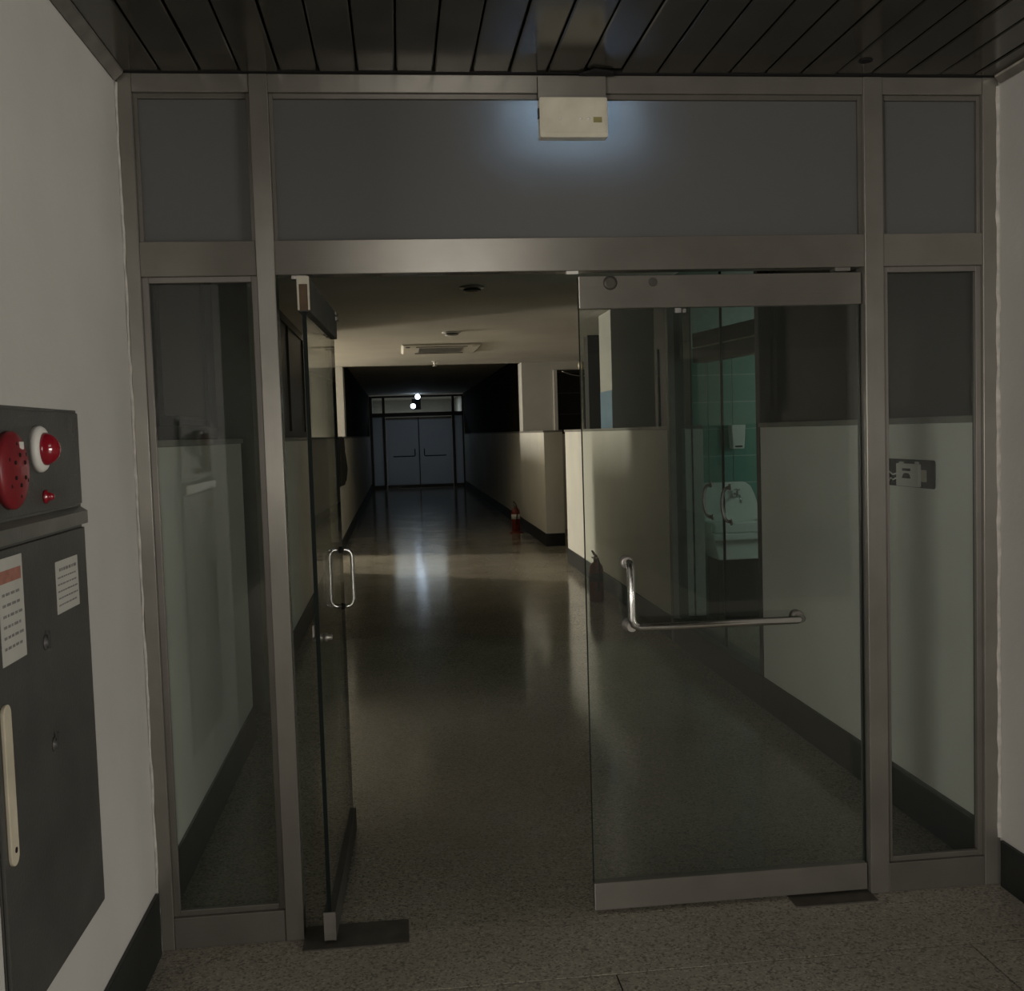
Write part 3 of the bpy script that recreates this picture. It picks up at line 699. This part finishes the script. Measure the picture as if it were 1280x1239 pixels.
# ---- ceiling air conditioner, detectors, sprinkler
ac = thing('ceiling_air_conditioner', (0.57, 13.2, 2.60), 'pale ceiling cassette air conditioner in the lit part of the corridor', 'air conditioner')
MB().prism([(0.08, 2.63), (1.06, 2.63), (1.03, 2.608), (0.11, 2.608)], 12.62, 13.95, 'Y').build('casing', CEIL, ac, bevel=0.004)
B(0.30, 0.84, 12.95, 13.62, 2.604, 2.609).build('grille', DULL, ac)
for ya, yb in ((12.74, 12.84), (13.72, 13.82)):
    lv = B(0.26, 0.88, ya, yb, 2.603, 2.609).build('air_slot', RUBBER, ac)
    B(0.27, 0.87, ya+0.03, ya+0.06, 2.599, 2.602).build('louvre', CEIL, sub(lv))
B(0.135, 0.185, 12.72, 12.86, 2.604, 2.609).build('sensor_window', RUBBER, ac)
B(0.93, 0.985, 12.70, 12.84, 2.604, 2.609).build('badge', CREAM, ac)
def detector(x, y, r, label, mat, name='smoke_detector'):
    o = thing(name, (x, y, CZ), label, 'detector')
    MB().lathe((x, y, CZ), (0, 0, -1), [(r, 0), (r, 0.012), (r*0.85, 0.016), (r*0.72, 0.018), (r*0.66, 0.040), (r*0.3, 0.046), (0, 0.046)], 22).build('housing', mat, o)
    MB().lathe((x, y, CZ-0.021), (0, 0, -1), [(r*0.74, 0), (r*0.73, 0.010)], 22).build('sensing_slot', RUBBER, o)
detector(0.602, 11.2, 0.10, 'pale round smoke detector on the corridor ceiling before the air conditioner', WHITE)
detector(0.583, 7.8, 0.09, 'darker round smoke detector on the dim ceiling nearest the glass doors', DULL)
o = thing('sprinkler_head', (0.579, 15.6, CZ), 'small sprinkler head on the ceiling past the air conditioner', 'sprinkler')
MB().lathe((0.579, 15.6, CZ), (0, 0, -1), [(0.05, 0), (0.045, 0.006), (0.03, 0.010)], 20).build('rosette', WHITE, o)
MB().lathe((0.579, 15.6, CZ-0.012), (0, 0, -1), [(0.02, 0), (0.018, 0.035), (0.008, 0.04), (0.008, 0.055), (0.028, 0.056), (0.028, 0.062)], 16).build('nozzle', WHITE, o)

# ---- dark jacket-like bundle on the left low wall, dark box on the left ledge
m = MB(); n0 = 0
rows = [(1.555, 14.0, 15.0, 0.03), (1.545, 13.98, 15.1, 0.05), (1.40, 13.98, 15.2, 0.06), (1.25, 13.98, 15.25, 0.07), (1.10, 13.98, 15.3, 0.08), (0.96, 13.98, 15.2, 0.07), (0.90, 14.1, 15.0, 0.04)]
ny = 10
for zi, (z, ya, yb, dp) in enumerate(rows):
    for k in range(ny+1):
        y = ya+(yb-ya)*k/ny; m.v.append((LX+0.012+dp*(0.55+0.45*math.sin(k*1.7+zi*0.6))*math.sin(math.pi*(k+0.6)/(ny+1.2))**0.5, y, z+random.uniform(-0.012, 0.012)))
nf = len(m.v)
for zi, (z, ya, yb, dp) in enumerate(rows):
    for k in range(ny+1): m.v.append((LX+0.002, ya+(yb-ya)*k/ny, z))
w = ny+1; nr = len(rows)
def q_(*i): m.f.append(list(i)); m.s.append(True); m.m.append(0)
for r in range(nr-1):
    for k in range(ny):
        q_(r*w+k, r*w+k+1, (r+1)*w+k+1, (r+1)*w+k); q_(nf+r*w+k, nf+(r+1)*w+k, nf+(r+1)*w+k+1, nf+r*w+k+1)
    q_(r*w, (r+1)*w, nf+(r+1)*w, nf+r*w); q_(r*w+ny, nf+r*w+ny, nf+(r+1)*w+ny, (r+1)*w+ny)
for k in range(ny):
    q_(k, nf+k, nf+k+1, k+1); r = (nr-1)*w; q_(r+k, r+k+1, nf+r+k+1, nf+r+k)
tag(m.build('hanging_cloth', CLOTH), 'dark cloth bundle hanging from the left low wall beyond the open door', 'cloth')
bx = thing('dark_box', (LX-0.08, 4.55, 1.56), 'dark box with a stepped top on the left wainscot ledge', 'box')
B(LX-0.115, LX-0.03, 4.12, 5.02, 1.56, 1.615).build('body', RUBBER, bx, bevel=0.004)
B(LX-0.11, LX-0.035, 4.18, 4.72, 1.615, 1.655).build('lid', RUBBER, bx, bevel=0.004)

# ---- thin pole and slack cable in the right side hall
pl = thing('stand_pole', (2.665, 15.0, 0), 'thin grey stand pole with a knob behind the right low wall', 'stand')
MB().tube([(2.665, 15.0, 0.03), (2.665, 15.0, 2.44)], 0.019, 12).build('pole', DULL, pl)
MB().lathe((2.665, 15.0, 0), (0, 0, 1), [(0.17, 0), (0.17, 0.015), (0.05, 0.03), (0.024, 0.05)], 22).build('base', DULL, pl)
MB().lathe((2.668, 15.0, 2.42), (0, 0, 1), [(0.018, 0), (0.05, 0.02), (0.058, 0.06), (0.045, 0.10), (0.0, 0.125)], 16).build('knob', BEIGE, pl)
pts = []
for k in range(17):
    t = k/16; pts.append((2.36+0.66*t, 14.90, 2.40-0.10*4*t*(1-t)*0.9+0.03*t))
tag(MB().tube(pts, 0.006, 8).build('slack_cable', DULL), 'thin slack cable sagging past the stand pole in the right side hall', 'cable')

# ---- restroom wash basin and dispenser
bs = thing('wash_basin', (2.66, 8.18, 0), 'white ceramic wash basin on the green tiled restroom wall', 'basin')
YB = 8.303
back = [(2.405, 0.74), (2.93, 0.74), (2.905, 0.86), (2.86, 1.00), (2.83, 1.06), (2.78, 1.094), (2.405, 1.094)]
MB().prism(back, YB-0.05, YB, 'Y').build('splash_back', CERAM, bs, bevel=0.01)
m = MB()
m.box(2.405, 2.93, YB-0.42, YB-0.36, 0.715, 0.80).box(2.405, 2.455, YB-0.36, YB-0.05, 0.70, 0.80).box(2.88, 2.93, YB-0.36, YB-0.05, 0.70, 0.80).box(2.405, 2.93, YB-0.42, YB-0.05, 0.66, 0.715)
m.build('bowl', CERAM, bs, bevel=0.012)
tp = MB().lathe((2.70, YB-0.05, 0.985), (0, -1, 0), [(0.022, 0), (0.022, 0.012), (0.012, 0.014), (0.012, 0.06)], 14).tube([(2.70, YB-0.10, 0.985), (2.70, YB-0.15, 0.985), (2.70, YB-0.18, 0.965), (2.70, YB-0.18, 0.93)], 0.011, 10).build('tap', CHROME, bs)
MB().lathe((2.70, YB-0.10, 0.995), (0, 0, 1), [(0.008, 0), (0.008, 0.03), (0.024, 0.032), (0.024, 0.045)], 12).build('tap_knob', CHROME, sub(tp))
MB().prism([(2.46, 0.50), (2.92, 0.50), (2.925, 0.66), (2.42, 0.66)], YB-0.36, YB-0.02, 'Y').build('apron', CERAM, bs, bevel=0.01)
B(2.47, 2.91, YB-0.30, YB-0.02, 0.0, 0.50).build('under_basin_shade', BASE, bs, bevel=0.01)  # dark block added in place of the shadow under the basin
ds = thing('towel_dispenser', (2.72, 8.26, 1.36), 'small white tapered dispenser on the green tiles above the basin', 'dispenser')
MB().prism([(2.675, 1.362), (2.768, 1.362), (2.782, 1.555), (2.662, 1.555)], YB-0.10, YB, 'Y').build('casing', WHITE, ds, bevel=0.008)
B(2.690, 2.752, YB-0.102, YB-0.098, 1.374, 1.388).build('outlet_slot', RUBBER, ds)
# ---- far partition with its doors and emergency lamp
FF = 31.0
s0 = 1.0
fp = thing('far_partition', (0.62, FF, 0), 'dark framed glass partition with a pale transom at the far end of the corridor', 'partition')
# posts at these x, rails at these z
for a, b in ((LX, -0.72), (-0.43, -0.35), (1.60, 1.68), (1.90, RX)):
    B(a, b, FF, FF+0.07, 0, 2.72).build('post', DARK, fp)
FB = ((-0.72, -0.43), (-0.35, 1.60), (1.68, 1.90))
for a, b in FB:
    B(a, b, FF+0.003, FF+0.067, 2.66, 2.72).build('head_rail', DARK, fp)
    B(a, b, FF+0.003, FF+0.067, 2.10, 2.22).build('transom_rail', DARK, fp)
    B(a, b, FF+0.03, FF+0.04, 2.22, 2.66).build('clear_pane', GLASS, fp)
for a, b in (FB[0], FB[2]):
    B(a, b, FF+0.03, FF+0.04, 0.10, 2.10).build('frosted_pane', FROSTF, fp)
    B(a, b, FF+0.003, FF+0.067, 0, 0.10).build('sill_rail', DARK, fp)
fl = None
for x0_, x1_, sx, lab in ((-0.345, 0.615, 1, 'far left frosted glass door with a dark L shaped bar'), (0.630, 1.595, -1, 'far right frosted glass door with a dark L shaped bar')):
    o = thing('frosted_door', ((x0_+x1_)/2, FF+0.03, 0), lab, 'door')
    if sx > 0: B(x1_-0.012, x1_+0.014, FF+0.01, FF+0.05, 0.012, 2.09).build('meeting_stile', DARK, o)
    B(x0_, x1_, FF+0.024, FF+0.036, 0.10, 2.02).build('frosted_pane', FROSTF, o)
    B(x0_, x1_, FF+0.012, FF+0.05, 2.02, 2.09).build('top_rail', STEEL_D, o)
    B(x0_, x1_, FF+0.012, FF+0.05, 0.002, 0.10).build('bottom_rail', DARK, o)
    e = x1_-0.13 if sx > 0 else x0_+0.13
    MB().tube([(e, FF+0.02, 1.14), (e, FF-0.04, 1.13), (e, FF-0.04, 0.96), (e-sx*0.02, FF-0.04, 0.94), (e-sx*0.62, FF-0.04, 0.94), (e-sx*0.63, FF+0.02, 0.94)], 0.016, 10).build('push_bar', RUBBER, o)
em = thing('emergency_lamp', (0.55, FF-0.12, 2.30), 'glowing twin headed emergency lamp over the far doors', 'lamp')
B(0.44, 0.70, FF-0.10, FF-0.01, 2.30, 2.62).build('housing', RUBBER, em)
for x_, z_ in ((0.615, 2.665), (0.475, 2.40)):
    hd_ = MB().lathe((x_, FF-0.10, z_), (0, -1, 0), [(0.03, 0), (0.075, 0.06), (0.085, 0.075)], 18).build('lamp_head', RUBBER, em)
    MB().lathe((x_, FF-0.175, z_), (0, -1, 0), [(0.072, 0), (0.066, 0.025), (0.04, 0.045), (0, 0.055)], 18).build('bulb', LAMP, sub(hd_))
# small round lamp on the lobby ceiling behind the photographer
el = thing('ceiling_lamp', (0.58, -2.9, 2.5), 'small bluish lamp on the lobby ceiling behind the viewer', 'lamp')
MB().lathe((0.58, -2.9, 2.63), (0, 0, -1), [(0.09, 0), (0.09, 0.05), (0.06, 0.06)], 20).build('housing', WHITE, el)
MB().lathe((0.58, -2.9, 2.57), (0, 0, -1), [(0.055, 0), (0.05, 0.03), (0.03, 0.05), (0, 0.055)], 20).build('bulb', LAMP2, el)

for o in bpy.data.objects:
    if 'org' in o: del o['org']
